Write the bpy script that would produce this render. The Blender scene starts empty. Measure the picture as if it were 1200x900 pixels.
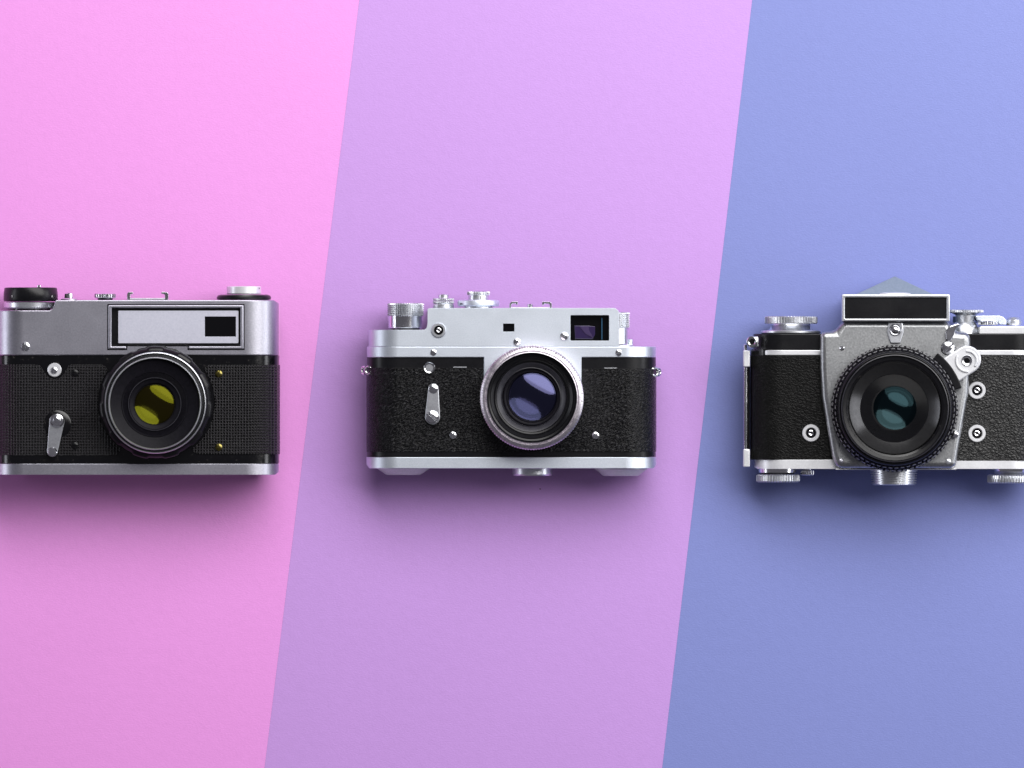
import bpy, bmesh, math, random
from mathutils import Vector, Matrix
random.seed(7)
S = 0.0004                    # metres in one unit of the layout grid (0.4 mm)
R = math.radians
scn = bpy.context.scene
C = scn.collection

# ------------------------------------------------------------------ camera
D = 6.0
cam = bpy.data.objects.new('Camera', bpy.data.cameras.new('Camera')); C.objects.link(cam)
cam.location = (0, 0, D + 80*S)
cam.data.sensor_width = 36
cam.data.lens = 36*D/(1200*S)
cam.data.clip_start = 0.1; cam.data.clip_end = 50
scn.camera = cam

# ------------------------------------------------------------------ world and lamps
w = bpy.data.worlds.new('World'); scn.world = w; w.use_nodes = True
bg = w.node_tree.nodes['Background']
bg.inputs[0].default_value = (0.90, 0.87, 1.0, 1); bg.inputs[1].default_value = 0.105

def area(name, loc, target, sx, sy, power, col, roll=0, spread=180):
    l = bpy.data.lights.new(name, 'AREA'); l.shape = 'RECTANGLE'; l.size = sx; l.size_y = sy
    l.energy = power; l.color = col; l.spread = R(spread)
    o = bpy.data.objects.new(name, l); C.objects.link(o)
    d = Vector(target) - Vector(loc)
    o.location = loc
    o.rotation_euler = (d.to_track_quat('-Z', 'Y').to_matrix() @ Matrix.Rotation(R(roll), 3, 'Z')).to_euler()
    return o
area('softbox_key', (0.46, 0.77, 1.04), (0.06, 0.08, 0), 2.3, 1.0, 32, (1.0, 0.985, 0.975)).data.shape = 'ELLIPSE'
area('softbox_side', (1.45, 0.15, 0.42), (0, 0, 0), 1.1, 0.34, 5.5, (0.95, 0.96, 1.0))
area('strip_fill', (-1.4, 0.1, 0.34), (-0.1, 0, 0), 1.0, 0.2, 3.4, (0.90, 0.92, 1.0))

scn.view_settings.view_transform = 'Standard'
scn.view_settings.look = 'None'
scn.view_settings.exposure = 0
scn.view_settings.gamma = 1

scn.cycles.caustics_reflective = False

# ------------------------------------------------------------------ materials
def nd(nt, t, **k):
    n = nt.nodes.new(t)
    for a, v in k.items(): setattr(n, a, v)
    return n
def pxcoord(nt, scale=(1,1,1), rot=(0,0,0)):
    tc = nd(nt, 'ShaderNodeTexCoord'); mp = nd(nt, 'ShaderNodeMapping')
    mp0 = nd(nt, 'ShaderNodeMapping')
    mp0.inputs['Scale'].default_value = (1/S, 1/S, 1/S)
    nt.links.new(tc.outputs['Object'], mp0.inputs[0])
    mp.vector_type = 'POINT'
    mp.inputs['Rotation'].default_value = rot
    sc = nd(nt, 'ShaderNodeVectorMath', operation='MULTIPLY'); sc.inputs[1].default_value = scale
    nt.links.new(mp0.outputs[0], mp.inputs[0]); nt.links.new(mp.outputs[0], sc.inputs[0])
    return sc.outputs[0]
def mat(name, col, rough=.5, metal=0, spec=.5, coat=0, coatr=.1, fn=None):
    m = bpy.data.materials.new(name); m.use_nodes = True
    nt = m.node_tree; b = nt.nodes['Principled BSDF']
    b.inputs['Base Color'].default_value = (*col, 1)
    b.inputs['Roughness'].default_value = rough
    b.inputs['Metallic'].default_value = metal
    b.inputs['Specular IOR Level'].default_value = spec
    b.inputs['Coat Weight'].default_value = coat
    b.inputs['Coat Roughness'].default_value = coatr
    if fn: fn(nt, b)
    return m
def noise(nt, vec, scale, detail=2, rough=.5):
    n = nd(nt, 'ShaderNodeTexNoise'); n.inputs['Scale'].default_value = scale
    n.inputs['Detail'].default_value = detail; n.inputs['Roughness'].default_value = rough
    nt.links.new(vec, n.inputs['Vector']); return n.outputs['Fac']
def ramp(nt, fac, stops):
    r = nd(nt, 'ShaderNodeValToRGB'); e = r.color_ramp.elements
    while len(e) < len(stops): e.new(0.5)
    for i, (p, c) in enumerate(stops):
        e[i].position = p; e[i].color = (*c, 1) if len(c) == 3 else c
    nt.links.new(fac, r.inputs[0]); return r.outputs[0]
def bump(nt, b, h, strength, dist):
    n = nd(nt, 'ShaderNodeBump'); n.inputs['Strength'].default_value = strength
    n.inputs['Distance'].default_value = dist*S
    nt.links.new(h, n.inputs['Height']); nt.links.new(n.outputs[0], b.inputs['Normal']); return n
def maprange(nt, v, a, b_, c, d):
    n = nd(nt, 'ShaderNodeMapRange')
    for i, x in zip((1,2,3,4), (a, b_, c, d)): n.inputs[i].default_value = x
    nt.links.new(v, n.inputs[0]); return n.outputs[0]
def mth(nt, op, a, b_=None):
    n = nd(nt, 'ShaderNodeMath', operation=op)
    for i, x in enumerate((a, b_)):
        if x is None: continue
        if isinstance(x, (int, float)): n.inputs[i].default_value = x
        else: nt.links.new(x, n.inputs[i])
    return n.outputs[0]

def satin_fn(c0, c1, r0, r1, grain=.55, bs=.25):
    def f(nt, b):
        v = pxcoord(nt)
        n = noise(nt, v, grain, 3, .7); big = noise(nt, v, .03, 4, .6)
        nt.links.new(ramp(nt, n, [(.3, c0), (.7, c1)]), b.inputs['Base Color'])
        nt.links.new(maprange(nt, big, .3, .7, r0, r1), b.inputs['Roughness'])
        bump(nt, b, n, bs, .5)
    return f
def paper_fn(col, dark):
    def f(nt, b):
        v = pxcoord(nt, (1, 1.9, 1)); v2 = pxcoord(nt)
        fine = noise(nt, v, .34, 4, .65); fib = noise(nt, v2, .09, 5, .6); big = noise(nt, v2, .006, 3, .5)
        s = mth(nt, 'ADD', mth(nt, 'MULTIPLY', fine, .55), mth(nt, 'ADD', mth(nt, 'MULTIPLY', fib, .3), mth(nt, 'MULTIPLY', big, .15)))
        nt.links.new(ramp(nt, s, [(.3, dark), (.7, col)]), b.inputs['Base Color'])
        bump(nt, b, mth(nt, 'ADD', fine, mth(nt, 'MULTIPLY', fib, .8)), .26, 1.0)
    return f
def mul(c, k): return tuple(x*k for x in c)
PINK = (0.87, 0.335, 0.82); PURPLE = (0.585, 0.32, 0.77); BLUE = (0.222, 0.262, 0.61)
M = {}
for n, c in (('paper_pink', PINK), ('paper_purple', PURPLE), ('paper_blue', BLUE)):
    M[n] = mat(n, c, .54, 0, .5, fn=paper_fn(mul(c, 1.03), mul(c, .93)))
M['table'] = mat('table_wood', (.25, .17, .1), .6, fn=lambda nt, b: nt.links.new(
    ramp(nt, noise(nt, pxcoord(nt, (1, .05, 1)), .05, 6), [(.3, (.18,.11,.06)), (.7, (.32,.21,.12))]), b.inputs['Base Color']))
M['satin_dark'] = mat('satin_grey_metal', (.5,.5,.53), .4, 1, fn=satin_fn((.43,.43,.49), (.56,.55,.62), .37, .41, .5, .12))
M['satin_light'] = mat('satin_silver_metal', (.7,.7,.72), .4, 1, fn=satin_fn((.70,.76,.84), (.83,.88,.96), .44, .48, .9, .08))
M['hammered'] = mat('mottled_grey_metal', (.5,.5,.5), .4, 1, fn=satin_fn((.31,.32,.33), (.53,.54,.55), .36, .41, .42, .22))
M['plate'] = mat('pale_coated_plate', (.62,.62,.70), .45, .25, fn=satin_fn((.55,.56,.66), (.64,.64,.74), .4, .5, .4, .06))
M['chrome'] = mat('polished_chrome', (.85,.86,.88), .16, 1, fn=satin_fn((.80,.81,.84), (.88,.89,.92), .12, .22, .3, .04))
M['chrome_soft'] = mat('brushed_chrome', (.8,.8,.83), .3, .9, fn=satin_fn((.62,.64,.68), (.80,.82,.86), .27, .38, .4, .08))
M['chrome_bright'] = mat('bright_plated_metal', (.9,.9,.92), .36, .5, fn=satin_fn((.84,.85,.88), (.93,.94,.97), .3, .4, .4, .05))
M['lilac_ring'] = mat('worn_alloy_ring', (.75,.7,.76), .34, 1, fn=satin_fn((.52,.47,.54), (.90,.86,.90), .28, .42, .22, .2))
def gloss_black(nt, b):
    v = pxcoord(nt); n = noise(nt, v, .15, 5, .7)
    nt.links.new(ramp(nt, n, [(.62, (.003,.003,.004)), (.70, (.05,.045,.042))]), b.inputs['Base Color'])
    nt.links.new(maprange(nt, n, .3, .7, .12, .24), b.inputs['Roughness'])
M['black'] = mat('black_enamel', (.008,.008,.01), .22, 0, .5, fn=gloss_black)
M['black_satin'] = mat('satin_black_paint', (.02,.02,.022), .3, 0, .3, fn=satin_fn((.004,.004,.005), (.008,.008,.010), .26, .36, .4, .08))
M['black_barrel'] = mat('anodised_black', (.014,.013,.018), .45, .0, .10, fn=satin_fn((.005,.005,.007), (.010,.009,.013), .42, .5, .3, .05))
M['barrel_grey'] = mat('worn_black_anodised', (.05,.05,.06), .4, 0, .5, fn=satin_fn((.018,.018,.024), (.032,.031,.04), .32, .42, .3, .05))
M['cone'] = mat('polished_black_cone', (.06,.06,.06), .3, .7, .6, fn=satin_fn((.040,.040,.042), (.056,.056,.058), .20, .26, .3, .02))
M['worn_edge'] = mat('worn_bare_alloy', (.30,.30,.31), .4, .3)
M['foot'] = mat('dull_alloy_foot', (.5,.6,.52), .4, .45, fn=satin_fn((.48,.62,.50), (.58,.72,.60), .34, .42, .4, .08))
M['matte_black'] = mat('matte_black', (.004,.004,.005), .7, 0, .2)
M['brass'] = mat('brass', (.55,.42,.10), .25, 1, fn=satin_fn((.14,.12,.03), (.28,.24,.08), .2, .4, .4, .1))
M['print_white'] = mat('white_engraving', (.65,.65,.65), .6)
M['window_black'] = mat('dark_window_glass', (.003,.003,.004), .12, 0, .4)
M['blue_line'] = mat('blue_glass_edge', (.03,.09,.16), .2, 0, .5)
M['violet_glass'] = mat('violet_coated_glass', (.03,.018,.07), .12, .0, .7)
M['violet_glass_light'] = mat('pale_violet_coated_glass', (.06,.04,.11), .12, .0, .7)
M['prism'] = mat('prism_housing', (.42,.48,.55), .42, .35, fn=satin_fn((.25,.31,.38), (.30,.36,.44), .38, .46, .3, .04))

def weave_fn(nt, b):                              # fine square embossed vulcanite
    v = pxcoord(nt)
    sp = nd(nt, 'ShaderNodeSeparateXYZ'); nt.links.new(v, sp.inputs[0])
    wob = noise(nt, v, .12, 2)
    def tri(s, per, amp):
        a = mth(nt, 'ADD', mth(nt, 'MULTIPLY', s, 2*math.pi/per), mth(nt, 'MULTIPLY', wob, amp))
        return mth(nt, 'MULTIPLY', mth(nt, 'ADD', mth(nt, 'SINE', a), 1), .5)
    gx = tri(sp.outputs[0], 3.35, 1.0); gy = tri(sp.outputs[1], 3.35, 1.2)
    h = mth(nt, 'MAXIMUM', mth(nt, 'POWER', gx, 3), mth(nt, 'POWER', gy, 3))
    h2 = mth(nt, 'MULTIPLY', h, maprange(nt, noise(nt, v, .4, 3), .2, .8, .5, 1.2))
    nt.links.new(ramp(nt, h2, [(.3, (.001,.001,.001)), (1., (.036,.033,.039))]), b.inputs['Base Color'])
    bump(nt, b, h2, .9, 1.3)
M['weave'] = mat('woven_vulcanite', (.02,.02,.02), .3, 0, .3, fn=weave_fn)
def grain_fn(nt, b):                              # slanted fine leather grain
    v = pxcoord(nt, (.27, .90, .3), (0, 0, R(-33)))
    n = noise(nt, v, 1.0, 2, .5); n2 = noise(nt, pxcoord(nt), .5, 2, .6)
    h = mth(nt, 'ADD', mth(nt, 'MULTIPLY', n, 1.4), mth(nt, 'MULTIPLY', n2, .12))
    nt.links.new(ramp(nt, h, [(.70, (.0015,.0015,.002)), (.86, (.006,.006,.007)), (1.0, (.028,.028,.032))]), b.inputs['Base Color'])
    nt.links.new(maprange(nt, n2, .3, .7, .2, .3), b.inputs['Roughness'])
    bump(nt, b, h, 1.0, 1.5)
M['grain'] = mat('slanted_grain_leather', (.02,.02,.02), .34, 0, .25, fn=grain_fn)
def pebble_fn(nt, b, k=1.0):
    v = pxcoord(nt, (.22, .30, .25), (0, 0, R(14)))
    wv = nd(nt, 'ShaderNodeTexNoise'); wv.inputs['Scale'].default_value = 1.3; nt.links.new(v, wv.inputs['Vector'])
    add = nd(nt, 'ShaderNodeVectorMath', operation='MULTIPLY_ADD'); nt.links.new(wv.outputs['Color'], add.inputs[0])
    add.inputs[1].default_value = (.9, .9, .9); nt.links.new(v, add.inputs[2])
    vo = nd(nt, 'ShaderNodeTexVoronoi', feature='DISTANCE_TO_EDGE'); vo.inputs['Scale'].default_value = 1.0
    nt.links.new(add.outputs[0], vo.inputs['Vector'])
    h = maprange(nt, vo.outputs['Distance'], 0, .32, 0, 1)
    h = mth(nt, 'ADD', mth(nt, 'POWER', h, .5), mth(nt, 'MULTIPLY', noise(nt, v, 5, 2), .25))
    nt.links.new(ramp(nt, h, [(.2, (.002,.002,.002)), (.9, (.009,.009,.009))]), b.inputs['Base Color'])
    bump(nt, b, h, .8, 1.1*k)
M['pebble'] = mat('pebbled_leather', (.02,.02,.02), .28, 0, .12, fn=lambda nt, b: pebble_fn(nt, b, .35))  # left panel: shade put into the material as weaker gloss and relief
M['pebble_lit'] = mat('lit_pebbled_leather', (.02,.02,.02), .40, 0, .6, fn=pebble_fn)  # same leather, right panel: brighter light put in as extra sheen and relief

def coated(name, base, layers, k=1.0):
    """multi-element coated lens: dark depth plus one soft reflection per glass surface.
    Each layer is (tint, curvature, roughness); a negative curvature is a concave inner surface."""
    m = bpy.data.materials.new(name); m.use_nodes = True; nt = m.node_tree; nt.nodes.clear()
    o = nd(nt, 'ShaderNodeOutputMaterial')
    d = nd(nt, 'ShaderNodeBsdfDiffuse'); d.inputs['Color'].default_value = (*base, 1)
    geo = nd(nt, 'ShaderNodeNewGeometry'); last = d.outputs[0]
    for tint, curv, rough in layers:
        sc = nd(nt, 'ShaderNodeVectorMath', operation='MULTIPLY'); sc.inputs[1].default_value = (curv, curv, 1)
        nm = nd(nt, 'ShaderNodeVectorMath', operation='NORMALIZE')
        g = nd(nt, 'ShaderNodeBsdfGlossy'); g.inputs['Color'].default_value = (*[t*k for t in tint], 1); g.inputs['Roughness'].default_value = rough
        nt.links.new(geo.outputs['Normal'], sc.inputs[0]); nt.links.new(sc.outputs[0], nm.inputs[0]); nt.links.new(nm.outputs[0], g.inputs['Normal'])
        a = nd(nt, 'ShaderNodeAddShader'); nt.links.new(last, a.inputs[0]); nt.links.new(g.outputs[0], a.inputs[1]); last = a.outputs[0]
    nt.links.new(last, o.inputs[0])
    return m
M['front1'] = coated('amber_coated_glass', (.0025,.0008,.0015), [((.045,.045,.002), 1.0, .07), ((.050,.052,.003), -1.05, .08), ((.022,.022,.002), .62, .12), ((.012,.012,.001), -1.6, .15)], .55)
M['front2'] = coated('lavender_coated_glass', (.0005,.0005,.001), [((.045,.045,.092), 1.0, .07), ((.018,.020,.042), -1.05, .10), ((.038,.040,.080), .72, .10), ((.012,.012,.03), -1.5, .14)], .54)
M['front3'] = coated('teal_coated_glass', (.0003,.0006,.001), [((.006,.013,.015), 1.0, .08), ((.014,.028,.031), -1.0, .09), ((.012,.026,.030), 1.5, .10), ((.010,.019,.022), -1.5, .12)], .42)

# ------------------------------------------------------------------ mesh helpers (layout grid: x right, y DOWN, z towards viewer)
ORG = [600, 450]
def P(x, y, z): return Vector(((x-ORG[0])*S, (ORG[1]-y)*S, z*S))
def link(name, me, m, parent=None, loc=None):
    o = bpy.data.objects.new(name, me); C.objects.link(o)
    if m is not None and not me.materials: me.materials.append(m)
    if parent is not None: o.parent = parent
    if loc is not None: o.location = loc
    return o
def finish(bm, angle=32, smooth=True, name='m'):
    bmesh.ops.recalc_face_normals(bm, faces=bm.faces)
    me = bpy.data.meshes.new(name); bm.to_mesh(me); bm.free()
    if smooth:
        me.shade_smooth(); me.set_sharp_from_angle(angle=R(angle))
    return me
def prism_bm(pts, a, b, axis='z'):
    """closed polygon pts extruded along z (pts are x,y) or along y (pts are x,z)"""
    bm = bmesh.new()
    f = (lambda p, t: P(p[0], p[1], t)) if axis == 'z' else (lambda p, t: P(p[0], t, p[1]))
    lo = [bm.verts.new(f(p, a)) for p in pts]; hi = [bm.verts.new(f(p, b)) for p in pts]
    n = len(pts)
    bm.faces.new(lo[::-1]); bm.faces.new(hi)
    for i in range(n): bm.faces.new((lo[i], lo[(i+1) % n], hi[(i+1) % n], hi[i]))
    bmesh.ops.recalc_face_normals(bm, faces=bm.faces)
    return bm
def tmp_obj(bm):
    me = bpy.data.meshes.new('t'); bm.to_mesh(me); bm.free()
    o = bpy.data.objects.new('t', me); C.objects.link(o); return o
def bake(o, others=()):
    dg = bpy.context.evaluated_depsgraph_get(); dg.update()
    me = bpy.data.meshes.new_from_object(o.evaluated_get(dg))
    for x in (o, *others):
        d = x.data; bpy.data.objects.remove(x); bpy.data.meshes.remove(d)
    return me
def boolean(bma, ops):
    o = tmp_obj(bma); oth = []
    for op, bmb in ops:
        t = tmp_obj(bmb); oth.append(t)
        md = o.modifiers.new('b', 'BOOLEAN'); md.operation = op; md.object = t; md.solver = 'EXACT'
    return bake(o, oth)
def bevel(me, wdt, seg=3, angle=32):
    me.shade_smooth(); me.set_sharp_from_angle(angle=R(angle))
    if wdt <= 0: return me
    o = bpy.data.objects.new('t', me); C.objects.link(o)
    b = o.modifiers.new('bv', 'BEVEL'); b.width = wdt*S; b.segments = seg; b.limit_method = 'ANGLE'; b.angle_limit = R(angle)
    b.harden_normals = True; b.use_clamp_overlap = True
    wn = o.modifiers.new('wn', 'WEIGHTED_NORMAL'); wn.keep_sharp = True; wn.weight = 90
    return bake(o)
def stadium(x0, x1, z0, z1, r, n=12):
    """x,z cross-section with rounded ends; the front corners rounder than the back ones"""
    out = []
    def arc(cx, cz, rr, a0, a1):
        for i in range(n+1):
            a = R(a0+(a1-a0)*i/n); out.append((cx+rr*math.cos(a), cz+rr*math.sin(a)))
    rb = min(r, (z1-z0)-r) if (z1-z0)-r > 2 else r*.6
    arc(x1-r, z1-r, r, 0, 90); arc(x0+r, z1-r, r, 90, 180)
    arc(x0+rb, z0+rb, rb, 180, 270); arc(x1-rb, z0+rb, rb, 270, 360)
    res = [out[0]]
    for p in out[1:]:
        if abs(p[0]-res[-1][0])+abs(p[1]-res[-1][1]) > .05: res.append(p)
    if abs(res[0][0]-res[-1][0])+abs(res[0][1]-res[-1][1]) < .05: res.pop()
    return res
def shell(name, prof, outline, m, parent, bv=.8, cuts=()):
    """camera shell: x,z profile intersected with a front outline (x,y), edges rounded"""
    ys = [p[1] for p in outline]
    a = prism_bm(prof, min(ys)-3, max(ys)+3, 'y')
    ops = [('INTERSECT', prism_bm(outline, -5, 200))] + [('DIFFERENCE', c) for c in cuts]
    me = bevel(boolean(a, ops), bv)
    return link(name, me, m, parent)
def ext(name, outline, z0, z1, m, parent, bv=.6, seg=3, cuts=()):
    bm = prism_bm(outline, z0, z1)
    if cuts: me = boolean(bm, [('DIFFERENCE', c) for c in cuts])
    else:
        me = bpy.data.meshes.new('m'); bm.to_mesh(me); bm.free()
    return link(name, bevel(me, bv, seg), m, parent)
def rect(x0, y0, x1, y1): return [(x0,y0), (x1,y0), (x1,y1), (x0,y1)]
def rrect(x0, y0, x1, y1, r, n=4):
    out = []
    for cx, cy, a0 in ((x1-r, y0+r, -90), (x1-r, y1-r, 0), (x0+r, y1-r, 90), (x0+r, y0+r, 180)):
        for i in range(n+1):
            a = R(a0+90*i/n); out.append((cx+r*math.cos(a), cy+r*math.sin(a)))
    return out
def circ(cx, cy, r, n=40): return [(cx+r*math.cos(2*math.pi*i/n), cy+r*math.sin(2*math.pi*i/n)) for i in range(n)]
def arcpts(cx, cy, r, a0, a1, n):                 # angles counter-clockwise as seen, y down
    return [(cx+r*math.cos(R(a0+(a1-a0)*i/n)), cy-r*math.sin(R(a0+(a1-a0)*i/n))) for i in range(n+1)]
def lathe_bm(prof, cx, c2, axis='z', n=64, mod=None, closed=False):
    """prof = (radius, position along axis). axis z: centre (cx, c2=y). axis y: centre (cx, c2=z), position is y"""
    bm = bmesh.new(); rings = []
    for j, (r, t) in enumerate(prof):
        if r <= 1e-6:
            rings.append([bm.verts.new(P(cx, c2, t) if axis == 'z' else P(cx, t, c2))]); continue
        ring = []
        for k in range(n):
            a = 2*math.pi*k/n; rr = r*(mod(j, k, a) if mod else 1)
            u, v = rr*math.cos(a), rr*math.sin(a)
            ring.append(bm.verts.new(P(cx+u, c2-v, t) if axis == 'z' else P(cx+u, t, c2+v)))
        rings.append(ring)
    pairs = list(zip(rings, rings[1:])) + ([(rings[-1], rings[0])] if closed else [])
    for A, B in pairs:
        for k in range(n):
            k2 = (k+1) % n
            if len(A) == 1 and len(B) == 1: continue
            if len(A) == 1: bm.faces.new((A[0], B[k], B[k2]))
            elif len(B) == 1: bm.faces.new((A[k], A[k2], B[0]))
            else: bm.faces.new((A[k], A[k2], B[k2], B[k]))
    return bm
def lathe(name, prof, cx, c2, m, parent, axis='z', n=64, mod=None, closed=False, angle=32):
    return link(name, finish(lathe_bm(prof, cx, c2, axis, n, mod, closed), angle), m, parent)
def disc_prof(r, t0, t1, ch=.6):                  # chamfered solid disc from t0 to t1
    s = 1 if t1 > t0 else -1
    return [(0, t0), (r-ch, t0), (r, t0+s*ch), (r, t1-s*ch), (r-ch, t1), (0, t1)]
def knob(name, r, y0, y1, cx, cz, m, parent, ribs=40, depth=.06, cross=0, ch=.8, r2=None):
    """knurled knob, axis along y; cross = number of grooves round it"""
    n = ribs*4; r2 = r2 or r
    prof = [(0, y0), (r-ch-1, y0), (r-ch*.4, y0+ch)]
    if cross:
        hgt = (y1-y0-2*ch)/cross
        for i in range(cross):
            b = y0+ch+i*hgt
            prof += [(r, b+.15*hgt), (r, b+.6*hgt), (r*(1-depth), b+.7*hgt), (r*(1-depth), b+.95*hgt)]
    else:
        prof += [(r, y0+ch*1.5), (r2, y1-ch*1.5)]
    prof += [(r2-ch*.4, y1-ch), (r2-ch-1, y1), (0, y1)]
    N = len(prof)
    def md(j, k, a):
        if j < 2 or j >= N-2: return 1
        return 1 if k % 4 in (0, 1) else 1-depth
    return lathe(name, prof, cx, cz, m, parent, 'y', n, md, angle=25)
# one slotted screw head, shared by every screw
def make_screw(cross=False):
    global ORG
    o2 = ORG; ORG = [0, 0]
    bm = lathe_bm([(0,-.2), (1,-.2), (1,.22), (.93,.36), (.7,.5), (.35,.58), (0,.6)], 0, 0, 'z', 28)
    bmesh.ops.recalc_face_normals(bm, faces=bm.faces)
    me = boolean(bm, [('DIFFERENCE', prism_bm(rect(-1.2,-.13,1.2,.13), .2, 2))])
    me = bevel(me, .03, 1); ORG = o2
    return me
SCREW = make_screw()
def dup_mesh(me, m):
    k = me.copy(); k.materials.clear(); k.materials.append(m); return k
SM = {}
def screw(x, y, z, r, parent, ang=0, m='chrome', name='screw', h=1.0):
    if m not in SM: SM[m] = dup_mesh(SCREW, M[m])
    o = link(name, SM[m], None, parent, P(x, y, z)); o.scale = (r, r, r*h); o.rotation_euler = (0, 0, R(ang)); return o
def socket(x, y, z, r, parent, m='chrome', name='sync_socket', hole=.58):
    o = lathe(name, [(hole*r, z-2), (r, z-2), (r, z+1.6), (r*.93, z+2.4), (r*.66, z+2.4), (hole*r, z+1.2)], x, y, M[m], parent, n=48, closed=True)
    lathe('socket_bore', [(0, z+.4), (hole*r+.1, z+.4), (hole*r+.1, z-1.5), (0, z-1.5)], x, y, M['black'], o, n=32)
    lathe('socket_contact', [(.13*r, z+.3), (.34*r, z+.3), (.34*r, z+1.4), (.25*r, z+1.8), (.13*r, z+1.4)], x, y, M['chrome'], o, n=24, closed=True)
    return o
def text(s, x, y, z, size, m, parent, name='engraving', rot=0):
    cu = bpy.data.curves.new('t', 'FONT'); cu.body = s; cu.size = size*S; cu.align_x = 'CENTER'; cu.align_y = 'CENTER'; cu.extrude = .05*S
    o = bpy.data.objects.new('t', cu); C.objects.link(o)
    dg = bpy.context.evaluated_depsgraph_get(); dg.update()
    me = bpy.data.meshes.new_from_object(o.evaluated_get(dg)); bpy.data.objects.remove(o); bpy.data.curves.remove(cu)
    me.materials.clear()
    r = link(name, me, m, parent, P(x, y, z)); r.rotation_euler = (0, 0, R(rot)); return r
def thing(name, label, cat, x, y, group=None):
    ORG[0], ORG[1] = x, y
    o = bpy.data.objects.new(name, None); C.objects.link(o)
    o.empty_display_size = .01
    o.location = ((x-600)*S, (450-y)*S, .0002)
    o['label'] = label; o['category'] = cat
    if group: o['group'] = group
    return o
def dome(r, z_edge, edge_ang, up=True, rings=10):  # spherical cap profile
    Rr = r/math.sin(R(edge_ang)); out = []
    for i in range(rings+1):
        a = R(edge_ang)*(1-i/rings)
        h = Rr*(math.cos(a)-math.cos(R(edge_ang)))
        out.append((Rr*math.sin(a) if i < rings else 0, z_edge + (h if up else -h)))
    return out
def optics(cx, cy, r, z, k, parent, e1=34, e2=30):
    lathe('front_glass', dome(r, z, e1), cx, cy, M['front%d' % k], parent, n=64)
    lathe('iris', [(r*.97, z-5.2), (r*1.1, z-5.2), (r*1.1, z+.2), (r, z+.2)], cx, cy, M['matte_black'], parent, n=48, closed=True)
def ridges(r0, z0, r1, z1, n, d=.35):
    out = []
    for i in range(n):
        t = i/n; t2 = (i+.5)/n
        out += [(r0+(r1-r0)*t, z0+(z1-z0)*t), (r0+(r1-r0)*t2, z0+(z1-z0)*t2-d)]
    return out + [(r1, z1)]

# ------------------------------------------------------------------ the setting: table and three sheets of paper
k0 = (D+80*S)/D
def sheet(name, label, m, pts):
    ORG[0], ORG[1] = 600, 450
    bm = bmesh.new()
    top = [bm.verts.new(P(600+(x-600)*k0, 450+(y-450)*k0, 0)) for x, y in pts]
    bot = [bm.verts.new((v.co.x, v.co.y, -.0003)) for v in top]
    bm.faces.new(top); bm.faces.new(bot[::-1])
    for i in range(4): bm.faces.new((top[i], bot[i], bot[(i+1) % 4], top[(i+1) % 4]))
    o = link(name, finish(bm, smooth=False), m)
    o['label'] = label; o['category'] = 'paper'; o['group'] = 'coloured paper sheets laid edge to edge'
    return o
def lx(x0, x1, y): return x0 + (x1-x0)*y/900       # slanted joint between sheets
T, B = -700, 1600
e1 = lambda y: lx(421, 310, y); e2 = lambda y: lx(881.5, 776, y)
sheet('paper_sheet', 'pink paper sheet under the camera with yellow lens reflections', M['paper_pink'], [(-900,T), (e1(T)-.05,T), (e1(B)-.05,B), (-900,B)])
sheet('paper_sheet', 'light purple paper sheet in the middle, under the silver camera', M['paper_purple'], [(e1(T)+.05,T), (e2(T)-.05,T), (e2(B)-.05,B), (e1(B)+.05,B)])
sheet('paper_sheet', 'periwinkle blue paper sheet under the camera with the pointed prism top', M['paper_blue'], [(e2(T)+.05,T), (2100,T), (2100,B), (e2(B)+.05,B)])
tb = ext('table_top', rect(-1100,-850,2300,1750), -60, -1.2, M['table'], None, 4); tb.location = (0,0,0); tb['kind'] = 'structure'

# ================================================================== CAMERA ONE: grey rangefinder on pink paper
c1 = thing('camera', 'grey-topped film camera with black woven covering and yellow lens reflections, on pink paper', 'camera', 163, 450, 'vintage film cameras lying in a row')
Z1 = 80
bar = bp = shell('bottom_plate', stadium(-10, 326, 0, Z1+1.5, 38), [(-13,543.5), (326,543.5), (326,553), (322,556.5), (-8,556.5), (-13,553)], M['satin_dark'], c1, 1.2)
body = shell('body', stadium(-9, 326.6, .3, Z1, 38), rect(-14, 416.5, 330, 543.3), M['black'], c1, .3)
# top cover with a step under the winding knob, window recess cut in
cov = [(-13,363.5), (58,363.5), (62,361.5), (64,356), (65,351.5), (320,351.5), (326,355), (326,416.5), (-13,416.5)]
top = shell('top_cover', stadium(-10, 326, .6, Z1+1.8, 38), cov, M['satin_dark'], c1, 1.6,
            cuts=[prism_bm(rect(130.5, 360.5, 282, 404.5), Z1-5, 200)])
# raised frame round the windows, open above the lens
fo = [(127,357.5), (285.5,357.5), (285.5,409), (221,409), (221,405.8), (282,405.8), (282,360.8), (130.8,360.8), (130.8,405.8), (148,405.8), (148,409), (127,409)]
fg = [(125.8,356.3), (286.7,356.3), (286.7,410.2), (219.8,410.2), (219.8,404.6), (283,404.6), (283,359.6), (129.6,359.6), (129.6,404.6), (149.2,404.6), (149.2,410.2), (125.8,410.2)]
ext('frame_gap', fg, Z1-3, Z1+2.1, M['black'], top, .1)
ext('window_frame', fo, Z1-3, Z1+4.2, M['satin_dark'], top, 1.1)
ext('recess_trim', rect(148.6,403.2,220.4,405.8), Z1-4, Z1+2.3, M['black_satin'], top, .2)
ext('window_surround', rect(131,361,281.8,404.2), Z1-6, Z1-1.6, M['black_satin'], top, .2)
wp = ext('window_plate', rrect(138.5,364,279.5,402.3,1), Z1-3, Z1+.6, M['plate'], top, .3, cuts=[prism_bm(rect(240,371,276.5,394.5), Z1-1, 200)])
ext('viewfinder_window', rect(240.1,371.1,276.4,394.4), Z1-2.5, Z1-.6, M['window_black'], top, .1)
screw(30, 406, Z1+1.6, 5.2, top, 88)
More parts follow.
